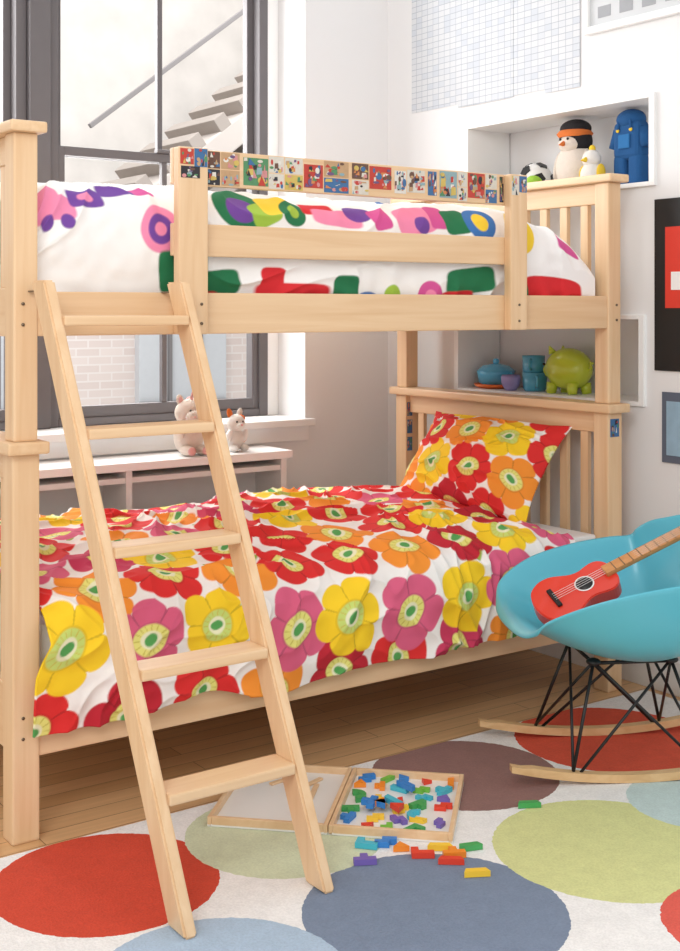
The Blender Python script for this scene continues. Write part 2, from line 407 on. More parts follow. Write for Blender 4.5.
def profile(pts,n):
    p=np.array(pts,float); out=[]
    for i in range(len(p)-1):
        p0=p[max(i-1,0)];p1=p[i];p2=p[i+1];p3=p[min(i+2,len(p)-1)]
        for t in np.linspace(0,1,30,endpoint=False):
            out.append(0.5*((2*p1)+(-p0+p2)*t+(2*p0-5*p1+4*p2-p3)*t*t+(-p0+3*p1-3*p2+p3)*t**3))
    out.append(p[-1]); out=np.array(out)
    s=np.concatenate([[0],np.cumsum(np.linalg.norm(np.diff(out,axis=0),axis=1))])
    t=np.linspace(0,s[-1],n)
    return np.stack([np.interp(t,s,out[:,k]) for k in range(out.shape[1])],1),t
LC=lambda c:np.array(lin(c)[:3])
RED=(220,42,42);DRED=(190,32,50);PINK=(220,96,132);YEL=(248,208,34);ORG=(244,148,48);MAG=(200,56,94)
AA=0.0035
def blend(C,sl,mask,col):
    m_=np.clip(mask,0,1)[...,None]
    C[sl]=C[sl]*(1-m_)+np.asarray(col)*m_
def flower(S,T,C,cx,cy,R,col,ph,k=5):
    near=np.hypot(S-cx,T-cy)<R*1.2
    if not near.any(): return
    ii=np.where(near.any(1))[0]; jj=np.where(near.any(0))[0]
    sl=(slice(ii[0],ii[-1]+1),slice(jj[0],jj[-1]+1))
    dx=S[sl]-cx; dy=T[sl]-cy; r=np.hypot(dx,dy); th=np.arctan2(dy,dx)
    k=5 if int(ph*10)%3 else 6
    lob=np.abs(np.cos(k/2*(th+ph)))
    rp=R*(0.76+0.25*lob**0.5)*(1+0.05*np.sin(3*th+ph*5))
    am=lambda d:d/AA+.5
    c=LC(col)
    blend(C,sl,am(rp-r),c)
    blend(C,sl,np.minimum.reduce([am(rp*.97-r),am(r-.4*R),(0.10-lob)/.05+.5]),c*.70)
    rc=R*0.40*(1+0.12*np.sin(2*th+ph))
    blend(C,sl,am(rc*1.12-r),c*.80)
    blend(C,sl,am(rc-r),LC((230,226,128)) if col!=YEL else LC((198,216,116)))
    blend(C,sl,np.minimum.reduce([am(rc*.95-r),am(r-rc*.6),(np.cos(14*th)-.75)/.2]),LC((200,192,84)))
    blend(C,sl,am(rc*.56-r),LC((236,236,200)))
    e=np.hypot(dx*math.cos(ph)+dy*math.sin(ph),(-dx*math.sin(ph)+dy*math.cos(ph))*1.4)
    blend(C,sl,am(rc*.42-e),LC((84,160,84)))
def poppy(S,T,manual,grid):
    C=np.zeros(S.shape+(3,)); C[:]=LC((244,241,238))
    g=vnoise(S,T,77,20,20); blend(C,(slice(None),slice(None)),(g-.91)/.02,LC((150,180,70)))
    for f in grid: flower(S,T,C,*f)
    for f in manual: flower(S,T,C,*f)
    return C
CL=vcol_mat('poppy_cotton'); CL2=vcol_mat('print_cotton')
rid=lambda n:1-np.abs(2*n-1)
# lower duvet
prof,t=profile([(-.058,.265),(-.070,.35),(-.074,.44),(-.052,.515),(0.0,.552),(.12,.572),(.45,.602),(.8,.605),(1.0,.58),(1.05,.535)],500)
nx=680
xs=np.linspace(0.006,1.80,nx)
S,T=np.meshgrid(xs,t,indexing='ij'); PY=np.tile(prof[:,0],(nx,1)); PZ=np.tile(prof[:,1],(nx,1))
tan=np.gradient(prof,axis=0); tan/=np.linalg.norm(tan,axis=1)[:,None]; nrm=np.stack([-tan[:,1],tan[:,0]],1)
warp=vnoise(S,T,3,3,3)*0.5
disp=0.032*(vnoise(S,T,11,3.2,3.5)-.5)+0.021*rid(vnoise(S+warp,T+warp,12,5,8))**3+0.013*rid(vnoise(S+warp,T-warp,13,13,9))**3+0.006*(vnoise(S,T,14,28,28)-.5)-.003
low=np.clip((0.5-PZ)/0.25,0,1)*(T<0.4)
disp=disp+low*0.012*(np.sin(S*22+4*warp)*0.6)
disp=np.where(T<0.35,np.clip(disp,-0.012,.03),np.maximum(disp,-0.02))
edge=np.clip((S-1.68)/0.12,0,1)
PY2=PY+nrm[:,0]*disp; PZ2=PZ+nrm[:,1]*disp
PZ2=np.where(T>0.3,PZ2-0.03*edge**2,PZ2)
PZ2=PZ2-low*(0.05*(vnoise(S,T*0,21,4,1)-.5)) + low*0.03*np.clip((S-1.2)/0.5,0,1)
PX2=S-0.032*np.clip((.22-T)/.08,0,1)*np.clip((.16-S)/.15,0,1)
manual=[(.055,.462,.110,YEL,.3),(.270,.45,.10,PINK,1.),(.462,.455,.10,YEL,.1),(.71,.42,.106,PINK,.5),(.89,.42,.112,YEL,.9),(1.11,.405,.112,PINK,.2),(1.32,.42,.106,YEL,1.3),(1.50,.44,.105,PINK,.4),(1.71,.43,.10,RED,.4)]
Q=T+.265
grid=[]
for i,c in enumerate([RED,DRED,RED,ORG,DRED,RED,MAG,ORG,PINK]): grid.append((.0+i*.215,.275,.10,c,i*.7))
rows=[(.62,.0,[RED,ORG,RED,ORG,RED,RED,ORG,DRED,YEL,PINK]),(.80,.10,[PINK,MAG,YEL,RED,RED,ORG,RED,YEL,DRED,RED]),(.98,.02,[YEL,RED,ORG,PINK,RED,YEL,RED,RED,ORG,RED]),
(1.16,.12,[RED,PINK,RED,ORG,MAG,RED,ORG,PINK,RED,RED]),(1.34,.04,[ORG,RED,YEL,RED,PINK,RED,YEL,RED,RED,RED]),(1.5,.1,[PINK,RED,ORG,DRED,RED,PINK,ORG,RED,RED,RED])]
for q,off,cols in rows:
    for i,c in enumerate(cols):
        grid.append((off-.03+i*.198+random.uniform(-.02,.02),q+random.uniform(-.018,.018),random.uniform(.096,.112),c,random.uniform(0,6)))
C=poppy(S,Q,manual,grid)
grid_obj('poppy_duvet',np.stack([PX2,PY2,PZ2],-1),C,CL,0.006)
mb=MB(); mb.bx(0.015,1.975,0.006,1.06,0.32,0.512,WHITE,0.03); mb.bx(1.45,1.972,0.012,1.05,0.5,0.522,mat('white_sheet',(236,236,236),.9,.02,12,.3,bscale=15),0.010)
mb.finish('mattress',bed)
def pillow(name,center,L_,H_,Tk,rot,material,flowers):
    n,m2=240,160
    U,V=np.meshgrid(np.linspace(-1,1,n),np.linspace(-1,1,m2),indexing='ij')
    P=[];CC=[]
    for sgn in (1,-1):
        th=Tk*((1-np.abs(U)**2.1)**0.72)*((1-np.abs(V)**2.1)**0.72)
        w=vnoise(U+V*.3,V,31+sgn,2.2,3)
        th=th*(1+0.16*(w-.5))+0.018*rid(vnoise(U+w,V,35+sgn,3,4))**3*(1-np.abs(U)**4)*(1-np.abs(V)**4)
        X=U*L_*(1-0.11*(1-np.abs(V)**2)*np.abs(U)**3); Y=V*H_*(1-0.16*(1-np.abs(U)**2)*np.abs(V)**3)
        pts=np.stack([X,Y,sgn*th-0.03*(U**2)],-1)
        C=poppy(U*L_+1,V*H_+1,[],flowers)
        P.append(pts if sgn>0 else pts[::-1]); CC.append(C if sgn>0 else C[::-1])
    pts=np.concatenate([P[0],P[1]],0); C=np.concatenate([CC[0],CC[1]],0)
    R3=np.array(rot); W=pts@R3.T+np.array(center)
    return grid_obj(name,W,C,material)
fl=[]
cols=[RED,YEL,ORG,RED,DRED,YEL,RED,ORG,YEL,RED,DRED,ORG,RED,YEL,DRED]
k=0
for j in range(4):
    for i in range(5):
        fl.append((.66+i*.17+(j%2)*.08,.78+j*.15,.092,cols[(k*2+j)%15],k*1.1)); k+=1
lx=Vector((0.12,-1,-0.02)).normalized(); ly=Vector((0.62,0.02,0.80)); ly=(ly-lx*ly.dot(lx)).normalized(); lz=lx.cross(ly)
Mr=Matrix((lx,ly,lz)).transposed()
pillow('poppy_pillow',(1.815,0.455,0.735),0.325,0.205,0.10,Mr,CL,fl)

# upper duvet
prof,t=profile([(.022,1.285),(.012,1.36),(.012,1.45),(.035,1.54),(.10,1.585),(.25,1.605),(.6,1.62),(.9,1.60),(1.02,1.54),(1.045,1.40)],500)
nx=700; xs=np.linspace(0.006,1.955,nx)
S,T=np.meshgrid(xs,t,indexing='ij'); PY=np.tile(prof[:,0],(nx,1)); PZ=np.tile(prof[:,1],(nx,1))
tan=np.gradient(prof,axis=0); tan/=np.linalg.norm(tan,axis=1)[:,None]; nrm=np.stack([-tan[:,1],tan[:,0]],1)
warp=vnoise(S,T,43,3,3)*0.5
disp=0.022*(vnoise(S,T,41,3.2,3.5)-.5)+0.014*rid(vnoise(S+warp,T+warp,42,5,9))**3+0.005*(vnoise(S,T,44,30,30)-.5)
fr=np.clip((0.1-PY)/0.1,0,1)*(T<.5)
disp=np.where(fr>0,np.clip(disp,-0.02,0.014+0.02*(1-fr)),disp)
PY2=np.maximum(PY+nrm[:,0]*disp,0.002); PZ2=PZ+nrm[:,1]*disp
e=np.clip((S-1.46)/0.53,0,1); fac=np.sqrt(np.clip(1-e**2.4,0,1)); PZ2=1.285+(PZ2-1.285)*(0.12+0.88*fac)
e2=np.clip((0.07-S)/0.06,0,1); PZ2=1.285+(PZ2-1.285)*(1-0.12*e2**2)
Q=T+1.285
C=np.zeros(S.shape+(3,)); C[:]=LC((245,244,243))
PUR=(112,68,156);GRN=(30,116,74);MG=(210,84,152);LP=(238,140,178);RD=(214,40,48);LG=(160,196,70);YL=(244,208,56);BLU=(60,116,184)
ALL=(slice(None),slice(None))
def EL(x,z,w,h,c,a=0):
    dx=S-x;dz=Q-z; X=dx*math.cos(a)+dz*math.sin(a); Z=-dx*math.sin(a)+dz*math.cos(a)
    blend(C,ALL,(1-np.sqrt((X/w)**2+(Z/h)**2))*min(w,h)/AA+.5,LC(c))
def RC(x,z,w,h,c,a=0):
    dx=S-x;dz=Q-z; X=dx*math.cos(a)+dz*math.sin(a); Z=-dx*math.sin(a)+dz*math.cos(a)
    blend(C,ALL,(1-((np.abs(X)/w)**5+(np.abs(Z)/h)**5)**.2)*min(w,h)/AA+.5,LC(c))
RC(.06,1.53,.055,.032,LP); RC(.045,1.57,.03,.025,LP); EL(.035,1.495,.018,.02,PUR); EL(.09,1.495,.018,.02,PUR)
RC(.15,1.565,.05,.030,PUR,.1); EL(.15,1.565,.022,.014,LP); RC(.25,1.600,.06,.024,PUR,.05); RC(.32,1.60,.03,.025,MG)
EL(.345,1.485,.055,.062,LP); EL(.345,1.485,.036,.040,PUR); EL(.345,1.485,.018,.018,LP)
RC(.368,1.375,.026,.055,GRN,.1)
RC(.50,1.345,.085,.036,GRN,.1); RC(.455,1.395,.026,.045,GRN); EL(.50,1.30,.035,.025,RD)
EL(.60,1.56,.085,.07,GRN); EL(.60,1.55,.05,.04,PUR); RC(.675,1.545,.05,.038,LG,.4); RC(.72,1.58,.055,.04,YL,.2); EL(.775,1.555,.045,.045,GRN); EL(.775,1.555,.020,.020,LG)
RC(.87,1.585,.06,.026,RD,.1); RC(.93,1.55,.085,.032,LP,-.1); EL(1.01,1.575,.05,.04,PUR); RC(1.08,1.55,.035,.04,MG,.2)
RC(.76,1.318,.125,.032,RD); RC(.69,1.358,.04,.035,RD); EL(.70,1.292,.02,.02,PUR); EL(.82,1.292,.02,.02,PUR)
RC(.94,1.325,.045,.05,GRN); EL(1.02,1.30,.045,.028,BLU); EL(1.11,1.315,.03,.035,LG)
RC(1.21,1.55,.075,.05,LP,.2); EL(1.23,1.53,.028,.028,PUR); RC(1.30,1.565,.035,.045,MG); RC(1.37,1.55,.05,.045,GRN,.1); EL(1.25,1.315,.048,.048,MG); EL(1.25,1.315,.022,.022,LP)
RC(1.41,1.365,.10,.040,GRN,.1); RC(1.36,1.305,.07,.028,RD,.05); EL(1.46,1.545,.06,.06,BLU); EL(1.46,1.545,.03,.03,YL)
EL(1.625,1.53,.06,.075,YL); EL(1.61,1.515,.03,.04,GRN); RC(1.59,1.43,.035,.05,YL,.3); RC(1.76,1.345,.13,.050,RD,.05); EL(1.63,1.325,.03,.045,GRN); RC(1.84,1.54,.05,.035,MG)
for i in range(26):
    EL(random.uniform(.1,1.9),random.uniform(1.78,2.6),.07,.05,random.choice([PUR,GRN,MG,LP,RD,YL,BLU]),random.uniform(0,3))
grid_obj('printed_duvet',np.stack([S,PY2,PZ2],-1),C,CL2,0.004)
mb=MB(); mb.bx(0.02,1.88,0.04,1.03,1.251,1.40,WHITE,0.03); mb.finish('mattress_upper',bed)

# ---------------- low cabinet beneath window
CB=mat('cabinet_beige',(228,224,220),0.6,0.03)
mb=MB()
mb.bx(-1.2,1.50,1.145,1.37,0.70,0.73,TRIM,0.004)
for x in (-1.18,-0.5,0.15,0.8,1.455): mb.bx(x,x+0.025,1.16,1.37,0,0.70,CB,0.002)
mb.bx(-1.155,1.455,1.35,1.37,0,0.70,CB,0)
for z in (0.05,0.36,0.655): mb.bx(-1.155,1.455,1.165,1.35,z,z+0.02,CB,0.002)
mb.finish('low_bookcase')

# plush toys
PC=mat('plush_cream',(238,226,214),0.95,0.05,60,0.6,bscale=300); PW=mat('plush_white',(242,238,232),0.95,0.04,60,0.6,bscale=300)
PP=mat('plush_pink',(236,180,176),0.95,0.04,60,0.4); PO=mat('plush_orange',(232,126,58),0.9,0.05,60,0.5); PB=mat('plush_black',(34,32,36),0.9,0.1,60,0.5)
PY_=mat('plush_yellow',(245,205,60),0.9,0.05); PG=mat('plush_green',(130,180,60),0.9,0.05); PBL=mat('plush_blue',(26,84,140),0.9,0.06,60,0.4)
mb=MB(); x,y,z=1.10,1.25,0.7305
mb.ell((x,y,z+.065),(.058,.05,.068),PC); mb.ell((x,y-.012,z+.158),(.060,.05,.052),PC); mb.ell((x-.008,y-.056,z+.145),(.032,.026,.025),PC)
for s in (-1,1):
    mb.ell((x+s*.03,y-.045,z+.02),(.022,.04,.02),PC); mb.ell((x+s*.03,y-.083,z+.02),(.016,.008,.016),PP)
    mb.ell((x+s*.052,y-.025,z+.085),(.018,.02,.042),PC,rot=Euler((.5,s*.4,0))); mb.ell((x+s*.036,y,z+.205),(.015,.009,.022),PC,rot=Euler((0,s*.3,0))); mb.ell((x+s*.036,y-.006,z+.203),(.009,.005,.016),PP,rot=Euler((0,s*.3,0)))
    mb.ell((x+s*.022,y-.058,z+.168),.0045,BLACK); mb.ell((x-.008+s*.009,y-.081,z+.147),.003,PP)
mb.tube([(x,y-.02,z+.195),(x,y-.03,z+.240)],[.009,.001],PP)
for i in range(5): mb.ell((x+.01,y+.01+i*.008,z+.20-i*.022),.016,PP)
mb.finish('plush_unicorn')
mb=MB(); x,y=1.300,1.25
mb.ell((x,y,z+.045),(.038,.036,.046),PW); mb.ell((x,y-.01,z+.108),(.036,.034,.034),PW); mb.ell((x,y-.042,z+.10),(.016,.014,.012),PW); mb.ell((x,y-.055,z+.104),.005,PP)
for s in (-1,1):
    mb.ell((x+s*.022,y,z+.145),(.012,.007,.020),PO if s<0 else PW,rot=Euler((0,s*.3,0))); mb.ell((x+s*.013,y-.04,z+.115),.004,BLACK)
    mb.ell((x+s*.022,y-.035,z+.015),(.014,.026,.014),PW); mb.ell((x+s*.034,y-.02,z+.06),(.011,.013,.028),PW,rot=Euler((.5,0,0)))
mb.ell((x+.02,y-.008,z+.125),(.019,.02,.015),PO)
mb.tube([(x+.03,y+.02,z+.02),(x+.06,y+.03,z+.04),(x+.062,y+.02,z+.075)],[.009,.01,.006],PO)
mb.finish('plush_cat')

# ---------------- niche things
z=n1[2]+0.0035
def ball(name,x,y,r,c1,c2=None):
    mb=MB(); zc=z+r
    mb.ell((x,y,zc),r,c1)
    if c2 is not None:
        ph=(1+5**.5)/2
        pts=[]
        for a in (-1,1):
            for b_ in (-ph,ph): pts+=[(0,a,b_),(a,b_,0),(b_,0,a)]
        for p in pts:
            d=Vector(p).normalized(); q=d.to_track_quat('Z','Y')
            M=Matrix.Translation(Vector((x,y,zc))+d*(r*0.93))@q.to_matrix().to_4x4()
            mb.prism([(r*.36*math.cos(k*2*math.pi/5),r*.36*math.sin(k*2*math.pi/5)) for k in range(5)],r*0.085,c2,M)
    return mb.finish(name)
ball('toy_ball',2.21,.80,.048,mat('ball_green',(90,150,80),.5),mat('ball_orange',(226,110,60),.5))
ball('soccer_ball',2.27,.605,.066,WHITE,BLACK)
ball('toy_ball.001',2.185,.71,.036,mat('ball_red',(226,100,50),.5),mat('ball_blue',(70,120,170),.5))
ball('tennis_ball',2.175,.52,.036,mat('ball_lime',(150,196,60),.8))
mb=MB(); x,y=2.26,.385
mb.ell((x,y,z+.095),(.066,.080,.095),PC); mb.ell((x,y,z+.19),(.056,.068,.062),PB); mb.ell((x-.03,y,z+.18),(.036,.048,.036),PC)
mb.lathe([(.056,.0),(.066,.014),(.056,.026),(.0,.028)],(x-.004,y,z+.205),PO,sc=(1,1.06)); mb.ell((x,y,z+.238),(.053,.063,.036),PB)
mb.tube([(x-.058,y,z+.18),(x-.09,y-.004,z+.172)],[.012,.002],PO)
for s in (-1,1):
    mb.ell((x-.01,y+s*.078,z+.10),(.024,.013,.06),PC,rot=Euler((s*.2,0,0))); mb.ell((x-.05,y+s*.03,z+.012),(.03,.02,.012),PO); mb.ell((x-.060,y+s*.018,z+.196),.005,BLACK)
mb.finish('plush_penguin')
mb=MB(); x,y=2.20,.245
mb.ell((x,y,z+.05),(.042,.045,.05),PW); mb.ell((x-.004,y,z+.108),(.032,.036,.034),PW); mb.tube([(x-.03,y,z+.105),(x-.058,y,z+.10)],[.011,.002],PY_)
for s in (-1,1):
    mb.ell((x,y+s*.042,z+.055),(.022,.009,.034),PY_); mb.ell((x-.028,y+s*.013,z+.115),.004,BLACK); mb.ell((x-.03,y+s*.02,z+.008),(.02,.012,.008),PG)
mb.ell((x,y,z+.145),(.012,.012,.015),PY_)
mb.finish('plush_bird')
mb=MB(); x,y=2.26,.115
mb.box((x,y,z+.165),(.07,.125,.14),PBL,.03,seg=4)
for s in (-1,1):
    mb.box((x,y+s*.034,z+.06),(.062,.058,.118),PBL,.022,seg=4); mb.tube([(x,y+s*.055,z+.205),(x-.01,y+s*.073,z+.14)],[.022,.018],PBL)
    mb.tube([(x-.037,y+s*.03,z+.20),(x-.034,y+s*.026,z+.235)],.006,PBL); mb.ell((x-.038,y+s*.03,z+.20),(.005,.007,.007),PY_)
mb.box((x-.038,y,z+.16),(.008,.05,.05),mat('denim_pocket',(40,110,170),.9),.003)
mb.ell((x,y,z+.24),(.045,.058,.038),PBL)
mb.finish('plush_overalls')
z=n2[2]+0.0035
CY=mat('enamel_blue',(92,184,226),.25,.02,coat=.5); TE=mat('enamel_teal',(84,172,206),.3,.02,coat=.4); OR=mat('tray_orange',(238,120,56),.4); LI=mat('lime_glaze',(200,216,60),.3,.03,coat=.4); VI=mat('mug_violet',(160,150,206),.35)
mb=MB(); x,y=2.25,.81
mb.lathe([(0,.0),(.06,0),(.084,.008),(.088,.018),(.082,.015),(.06,.006),(0,.006)],(x,y,z),OR)
mb.lathe([(0,.008),(.045,.008),(.068,.022),(.075,.056),(.078,.070),(.07,.072),(.0,.074)],(x,y,z),CY); mb.lathe([(.074,.072),(.052,.090),(.012,.098),(0,.098)],(x,y,z),CY); mb.ell((x,y,z+.106),.013,CY)
for s in (-1,1): mb.tube([(x,y+s*.07,z+.056),(x,y+s*.092,z+.062),(x,y+s*.092,z+.048),(x,y+s*.07,z+.040)],.006,CY)
mb.finish('toy_casserole_pot')
def mug(mb,x,y,zz,r,h,m,ang):
    mb.lathe([(0,0),(r*.8,0),(r*.95,h*.15),(r,h),(r*.92,h),(r*.86,h*.15),(0,h*.12)],(x,y,zz),m)
    c,s=math.cos(ang),math.sin(ang)
    mb.tube([(x+c*r*.95,y+s*r*.95,zz+h*.8),(x+c*r*1.5,y+s*r*1.5,zz+h*.75),(x+c*r*1.55,y+s*r*1.55,zz+h*.4),(x+c*r*.95,y+s*r*.95,zz+h*.25)],r*.13,m)
mb=MB(); mb.lathe([(0,0),(.02,0),(.035,.022),(.038,.048),(.034,.060),(.030,.054),(0,.03)],(2.195,.665,z),VI)
mb.tube([(2.195,.700,z+.045),(2.195,.716,z+.05),(2.195,.714,z+.03),(2.195,.698,z+.025)],.004,VI); mb.finish('sugar_bowl')
mb=MB(); mug(mb,2.25,.59,z,.048,.072,TE,-2.2); mug(mb,2.25,.597,z+.066,.044,.070,TE,-2.6); mb.finish('stacked_mugs')
mb=MB(); x,y=2.25,.41
mb.ell((x,y,z+.092),(.070,.103,.078),LI); mb.ell((x,y+.09,z+.085),(.032,.028,.032),LI); mb.ell((x,y+.115,z+.085),(.019,.006,.019),LI)
for sx in (-1,1):
    for sy in (-1,1): mb.tube([(x+sx*.035,y+sy*.05,z+.04),(x+sx*.038,y+sy*.055,z)],[.022,.018],LI)
    mb.tube([(x+sx*.03,y+.055,z+.150),(x+sx*.036,y+.066,z+.176)],[.016,.003],LI); mb.ell((x+sx*.02,y+.110,z+.106),.005,BLACK)
mb.tube([(x,y-.095,z+.09),(x,y-.113,z+.10),(x,y-.108,z+.12),(x,y-.122,z+.115)],.005,LI)
mb.finish('piggy_bank')

# ---------------- wall papers
def paper_mat():
    m=bpy.data.materials.new('grid_paper'); nt,N,L,b=nodes_of(m)
    tc=N.new('ShaderNodeTexCoord'); sp=N.new('ShaderNodeSeparateXYZ'); cb=N.new('ShaderNodeCombineXYZ')
    L.new(tc.outputs['Object'],sp.inputs[0]); L.new(sp.outputs[1],cb.inputs[0]); L.new(sp.outputs[2],cb.inputs[1])
    br=N.new('ShaderNodeTexBrick'); br.offset=0; br.inputs['Scale'].default_value=1; br.inputs['Brick Width'].default_value=0.036; br.inputs['Row Height'].default_value=0.024
    br.inputs['Mortar Size'].default_value=0.0011; br.inputs['Color1'].default_value=lin((212,214,217)); br.inputs['Color2'].default_value=lin((186,194,206)); br.inputs['Mortar'].default_value=lin((164,170,180)); br.inputs['Bias'].default_value=-0.5
    L.new(cb.outputs[0],br.inputs['Vector']); L.new(br.outputs['Color'],b.inputs['Base Color']); b.inputs['Roughness'].default_value=0.8
    return m
GP=paper_mat()
mb=MB()
mb.bx(XW-.003,XW-.001,.90,1.22,2.10,2.72,GP,0); mb.bx(XW-.005,XW-.003,.60,.92,2.085,2.72,GP,0); mb.bx(XW-.003,XW-.001,.42,.61,2.09,2.72,GP,0); mb.bx(XW-.005,XW-.003,.255,.43,2.075,2.72,GP,0)
mb.finish('taped_charts',origin=(XW,0,0))
mb=MB(); y0,y1=-.35,.22
for a in ((y0,y1,2.25,2.275),(y0,y1,2.62,2.645)): mb.bx(XW-.025,XW-.001,a[0],a[1],a[2],a[3],TRIM,.003)
mb.bx(XW-.025,XW-.001,y1-.022,y1,2.275,2.62,TRIM,.003); mb.bx(XW-.025,XW-.001,y0,y0+.022,2.275,2.62,TRIM,.003); mb.bx(XW-.012,XW-.001,y0+.022,y1-.022,2.275,2.62,mat('print_paper',(206,208,210),.7,.1,8),0)
for i in range(4): mb.bx(XW-.013,XW-.012,y1-.12-i*.1,y1-.06-i*.1,2.30,2.34+.03*(i%2),mat('print_ink',(160,162,166),.7),0)
mb.finish('framed_print')
mb=MB(); mb.bx(XW-.006,XW-.001,-.52,-.088,1.07,1.645,BLACK,.001)
RP=mat('poster_red',(222,60,44),.6); mb.bx(XW-.007,XW-.006,-.46,-.135,1.28,1.55,RP,0); mb.bx(XW-.008,XW-.007,-.40,-.16,1.34,1.40,WHITE,0); mb.bx(XW-.008,XW-.007,-.30,-.20,1.44,1.50,BLACK,0)
mb.finish('black_poster')
mb=MB(); mb.bx(XW-.006,XW-.001,-.45,-.12,.765,1.0,mat('card_slate',(92,100,116),.6),.001); mb.bx(XW-.007,XW-.006,-.42,-.14,.79,.97,mat('card_blue',(150,180,200),.6,.2,20),0)
mb.bx(XW-.008,XW-.007,-.36,-.2,.82,.9,RP,0); mb.finish('art_card')

# ---------------- rocking chair
O=Vector((1.535,-.48,RZ)); f=Vector((-.877,.48,0)).normalized(); s_=Vector((f.y,-f.x,0))
Mc=Matrix.Translation(O)@Matrix((s_,f,Vector((0,0,1)))).transposed().to_4x4()
chair=empty('rocking_chair',O)
SH=mat('shell_turquoise',(92,188,208),.35,.02,coat=.2)
ctrl,_=profile([(.325,.375,.20,.03,-.03),(.29,.395,.24,.055,-.01),(.18,.345,.29,.16,0),(.05,.305,.312,.235,0),(-.08,.30,.318,.26,.0),(-.18,.345,.315,.22,.03),(-.245,.45,.29,.14,.08),(-.29,.57,.25,.05,.09),(-.315,.66,.20,-.02,.05)],44)
na=37; A=np.linspace(-1,1,na); vs=[];fs=[]
for (y,zc,w,lift,wr) in ctrl:
    for a in A:
        aa=abs(a); xx=w*math.sin(a*math.pi/2*.92)/math.sin(math.pi/2*.92)+math.copysign(.018*aa**9,a)
        vs.append((xx,y+wr*aa**2.2,zc+lift*aa**2.6))
nb=len(ctrl)
for i in range(nb-1):
    for k in range(na-1): fs.append((i*na+k,(i+1)*na+k,(i+1)*na+k+1,i*na+k+1))
me=bpy.data.meshes.new('shell'); me.from_pydata(vs,[],fs); me.materials.append(SH)
for p in me.polygons: p.use_smooth=True
o=bpy.data.objects.new('shell',me); scene.collection.objects.link(o); o.matrix_world=Mc
bpy.context.view_layer.update(); o.parent=chair; o.matrix_parent_inverse=chair.matrix_world.inverted()
md=o.modifiers.new('s','SOLIDIFY'); md.thickness=.008; md.offset=0
md=o.modifiers.new('ss','SUBSURF'); md.levels=1; md.render_levels=1
mb=MB(); WR=BLACK
def rk(y): R=1.6; return R-math.sqrt(R*R-y*y)
for sx in (-1,1):
    for sy in (-1,1):
        t=(sx*.11,sy*.11,.302)
        mb.tube([t,(sx*.185,sy*.19,rk(.19)+.02)],.0048,WR,M=Mc)
        mb.tube([t,(sx*.185,-sy*.17,rk(.17)+.02)],.0042,WR,M=Mc)
        mb.tube([t,(-sx*.185,sy*.19,rk(.19)+.024)],.0042,WR,M=Mc)
        mb.ell(t,(.02,.02,.010),WR,M=Mc)
    mb.tube([(sx*.11,-.11,.298),(sx*.11,.11,.298)],.005,WR,M=Mc); mb.tube([(-.11,sx*.11,.298),(.11,sx*.11,.298)],.005,WR,M=Mc)
mb.finish('wire_base',chair)
mb=MB(); RW=wood('birch_rocker',0,(226,190,142),(210,168,118))
for sx in (-1,1):
    bm=bmesh.new(); rings=[]
    for k in range(25):
        y=-.36+.72*k/24; zz=rk(y); th=.022*(1 if 1<k<23 else .75)
        rings.append([bm.verts.new((sx*.185+dx,y,zz+dz)) for dx,dz in ((-.013,0),(.013,0),(.013,th),(-.013,th))])
    for i in range(24):
        for k in range(4): bm.faces.new((rings[i][k],rings[i][(k+1)%4],rings[i+1][(k+1)%4],rings[i+1][k]))
    bm.faces.new(rings[0][::-1]); bm.faces.new(rings[-1]); bmesh.ops.recalc_face_normals(bm,faces=bm.faces)
    bm.verts.index_update(); mb.absorb(bm,RW,False,Mc)
mb.finish('rockers',chair)

# guitar
Lv=(-f*.88+Vector((0,0,1))*.39+s_*.06).normalized(); Nn=(Vector((0,0,1))*.84+f*.35-s_*.48); Nn=(Nn-Lv*Nn.dot(Lv)).normalized(); Wv=Nn.cross(Lv)
G0=O+f*.24-s_*.03+Vector((0,0,.400))
Mg=Matrix.Translation(G0)@Matrix((Lv,Wv,Nn)).transposed().to_4x4()
GR=mat('guitar_red',(226,58,40),.3,.02,coat=.4); GW=wood('guitar_neck_wood',0,(214,152,94),(194,130,76))
hw=[(0,.0),(.004,.03),(.018,.062),(.05,.083),(.085,.084),(.115,.07),(.14,.057),(.165,.054),(.19,.060),(.215,.062),(.235,.052),(.247,.03),(.25,.0)]
hp,_=profile(hw,40)
out=[(a,b_) for a,b_ in hp]+[(a,-b_) for a,b_ in hp[::-1][1:-1]]
mb=MB(); mb.prism(out,.045,GR,Mg,bev=.003)
mb.lathe([(0,.0455),(.024,.0455),(.024,.0462),(0,.0462)],(.155,0,0),BLACK,M=Mg); mb.lathe([(.024,.0455),(.028,.0455),(.028,.0468),(.024,.0468)],(.155,0,0),WHITE,M=Mg)
mb.box((.06,0,.049),(.014,.07,.008),BLACK,.002,M=Mg)
mb.box((.36,0,.050),(.28,.036,.012),GW,.003,M=Mg); mb.box((.36,0,.0575),(.28,.034,.003),GW,.001,M=Mg)
for i in range(9): mb.box((.25+i*.028,0,.0595),(.002,.034,.002),BOLT,0,M=Mg)
mb.prism([(.50,-.018),(.52,-.028),(.60,-.026),(.60,.026),(.52,.028),(.50,.018)],.012,GW,Mg@Matrix.Translation((0,0,.042)),bev=.002)
for i in range(3):
    for q in (-1,1):
        mb.tube([(.53+i*.025,q*.026,.048),(.53+i*.025,q*.045,.048)],.003,WHITE,M=Mg); mb.ell((.53+i*.025,q*.047,.048),(.008,.006,.005),WHITE,M=Mg)
for i in range(4): mb.tube([(.06,-.012+i*.008,.0535),(.50,-.010+i*.0066,.062)],.0006,WHITE,seg=5,M=Mg)
mb.finish('toy_guitar')

